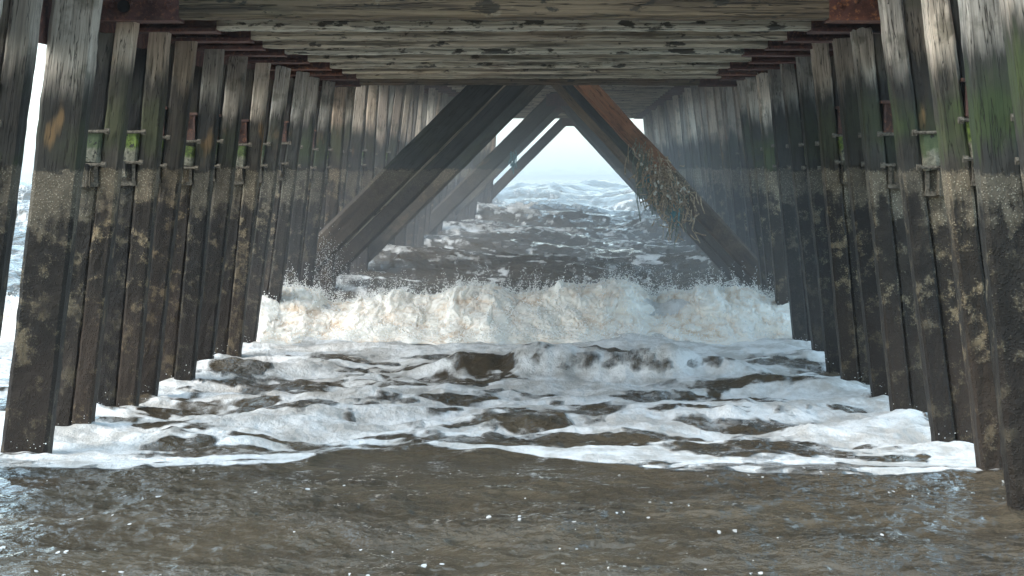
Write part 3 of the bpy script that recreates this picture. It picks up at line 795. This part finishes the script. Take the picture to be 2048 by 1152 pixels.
# splash against the piles at the left foot of the nearest brace, and at the right
for (px, py, n, sx, sz, d) in ((650, 530, 900, 22, 30, 30.6), (700, 560, 260, 30, 16, 30), (1352, 440, 160, 16, 10, 47), (1290, 545, 160, 60, 12, 28.5), (833, 455, 80, 6, 7, 70), (1048, 572, 120, 22, 14, 27.6), (800, 570, 260, 40, 9, 27.8), (700, 720, 0, 1, 1, 22)):
    for j in range(n):
        p = at(px + random.gauss(0, sx), py + random.gauss(0, sz), d + random.gauss(0, .15)); drop(p, random.uniform(.0015, .005))
for (qx, qy) in FEET:
    if 14.5 < qy < 26:
        for j in range(16): drop((qx + random.gauss(0, .16), qy - .1 + random.gauss(0, .06), .05 + abs(random.gauss(0, .045))), random.uniform(.001, .004))
D = np.array(DR); nD = len(D)
U = np.array([(1, 0, 0), (-1, 0, 0), (0, 1, 0), (0, -1, 0), (0, 0, 1), (0, 0, -1)], float)
SCL = rng.uniform(.8, 1.5, (nD, 1, 3))
V = (D[:, None, :3] + U[None] * D[:, None, 3:4] * SCL).reshape(-1, 3)
T = np.array([(0, 2, 4), (2, 1, 4), (1, 3, 4), (3, 0, 4), (2, 0, 5), (1, 2, 5), (3, 1, 5), (0, 3, 5)])
Fc = (T[None] + np.arange(nD)[:, None, None] * 6).reshape(-1, 3)
spray = mesh_obj('spray', V.tolist(), Fc.tolist(), M_spray, smooth=True)
tag(spray, 'white drops of spray thrown up along the breaking wave', None, None, 'stuff')

# ------------------------------------------------------------------ haze (sea mist)
hz = MB(); hz.box(-31000, 31000, -260, 31000, -5, 8.5)
s = NB('sea_mist')
pv = s.node('ShaderNodeVolumePrincipled'); pv.inputs['Color'].default_value = (.93, .96, 1, 1); pv.inputs['Density'].default_value = .0004; pv.inputs['Anisotropy'].default_value = .2
o = s.node('ShaderNodeOutputMaterial'); s.l.new(pv.outputs[0], o.inputs['Volume'])
h = hz.build('haze', s.m); tag(h, 'thin sea mist around the pier', None, None, 'stuff')

# spray mist hanging over the breaker, under and beside the pier
bm_V = []; bm_F = []; na, nb = 24, 12
for i in range(nb + 1):
    for j in range(na):
        th = math.pi * i / nb; ph = 2 * math.pi * j / na
        bm_V.append((1.1 + 7.5 * math.sin(th) * math.cos(ph), 44 + 24 * math.cos(th), 1.0 + 3.2 * math.sin(th) * math.sin(ph)))
for i in range(nb):
    for j in range(na): bm_F.append((i * na + j, i * na + (j + 1) % na, (i + 1) * na + (j + 1) % na, (i + 1) * na + j))
s = NB('drifting_spray')
pv = s.node('ShaderNodeVolumePrincipled'); pv.inputs['Color'].default_value = (.95, .97, 1, 1); pv.inputs['Density'].default_value = .0075
o = s.node('ShaderNodeOutputMaterial'); s.l.new(pv.outputs[0], o.inputs['Volume'])
tag(mesh_obj('mist', bm_V, bm_F, s.m), 'drifting spray mist over the breaking wave', None, None, 'stuff')

# ------------------------------------------------------------------ camera, light
cam = bpy.data.objects.new('camera', bpy.data.cameras.new('camera')); link(cam); sc.camera = cam
cam.location = (0, 0, EYE); cam.rotation_euler = (math.radians(90), 0, 0)
cam.data.sensor_width = 36; cam.data.lens = 36 * F / 2048; cam.data.shift_y = -(576 - 357) / 2048
cam.data.clip_start = .1; cam.data.clip_end = 60000
w = bpy.data.worlds.new('World'); sc.world = w; w.use_nodes = True
nt = w.node_tree; bg = nt.nodes['Background']
sky = nt.nodes.new('ShaderNodeTexSky'); sky.sky_type = 'NISHITA'; sky.sun_disc = False
SUN_EL, SUN_AZ = 42, 238       # azimuth clockwise from +Y (north): behind the camera, to the left
sky.sun_elevation = math.radians(SUN_EL); sky.sun_rotation = math.radians(SUN_AZ)
sky.dust_density = 1.5; sky.air_density = 1.
hs = nt.nodes.new('ShaderNodeHueSaturation'); hs.inputs['Saturation'].default_value = .8      # thin cloud veils the blue
nt.links.new(sky.outputs[0], hs.inputs['Color'])
tcw = nt.nodes.new('ShaderNodeTexCoord'); cn = nt.nodes.new('ShaderNodeTexNoise'); cn.inputs['Scale'].default_value = 2.2; cn.inputs['Detail'].default_value = 5
mp = nt.nodes.new('ShaderNodeMapping'); mp.inputs['Scale'].default_value = (1, 1, 2.5); nt.links.new(tcw.outputs['Generated'], mp.inputs[0]); nt.links.new(mp.outputs[0], cn.inputs['Vector'])
cr = nt.nodes.new('ShaderNodeMapRange'); nt.links.new(cn.outputs[0], cr.inputs[0]); cr.inputs[1].default_value = .35; cr.inputs[2].default_value = .65; cr.inputs[3].default_value = .25; cr.inputs[4].default_value = .7
mx = nt.nodes.new('ShaderNodeMix'); mx.data_type = 'RGBA'; nt.links.new(cr.outputs[0], mx.inputs[0]); nt.links.new(hs.outputs[0], mx.inputs[6]); mx.inputs[7].default_value = (2.2, 3.55, 4.2, 1)
nt.links.new(mx.outputs[2], bg.inputs[0]); bg.inputs[1].default_value = .15
sun = bpy.data.objects.new('sun', bpy.data.lights.new('sun', 'SUN')); link(sun)
sun.data.energy = .7; sun.data.angle = math.radians(50); sun.data.color = (1, .91, .80)
az, el = math.radians(SUN_AZ), math.radians(SUN_EL)
dv = Vector((math.sin(az) * math.cos(el), math.cos(az) * math.cos(el), math.sin(el)))
sun.rotation_euler = dv.to_track_quat('Z', 'Y').to_euler()
sc.view_settings.view_transform = 'Standard'; sc.view_settings.look = 'None'; sc.view_settings.gamma = 1
sc.view_settings.exposure = 1.86
sc.cycles.max_bounces = 6; sc.cycles.diffuse_bounces = 4; sc.cycles.glossy_bounces = 3; sc.cycles.volume_bounces = 1
sc.cycles.caustics_reflective = False; sc.cycles.caustics_refractive = False
sc.cycles.use_denoising = True
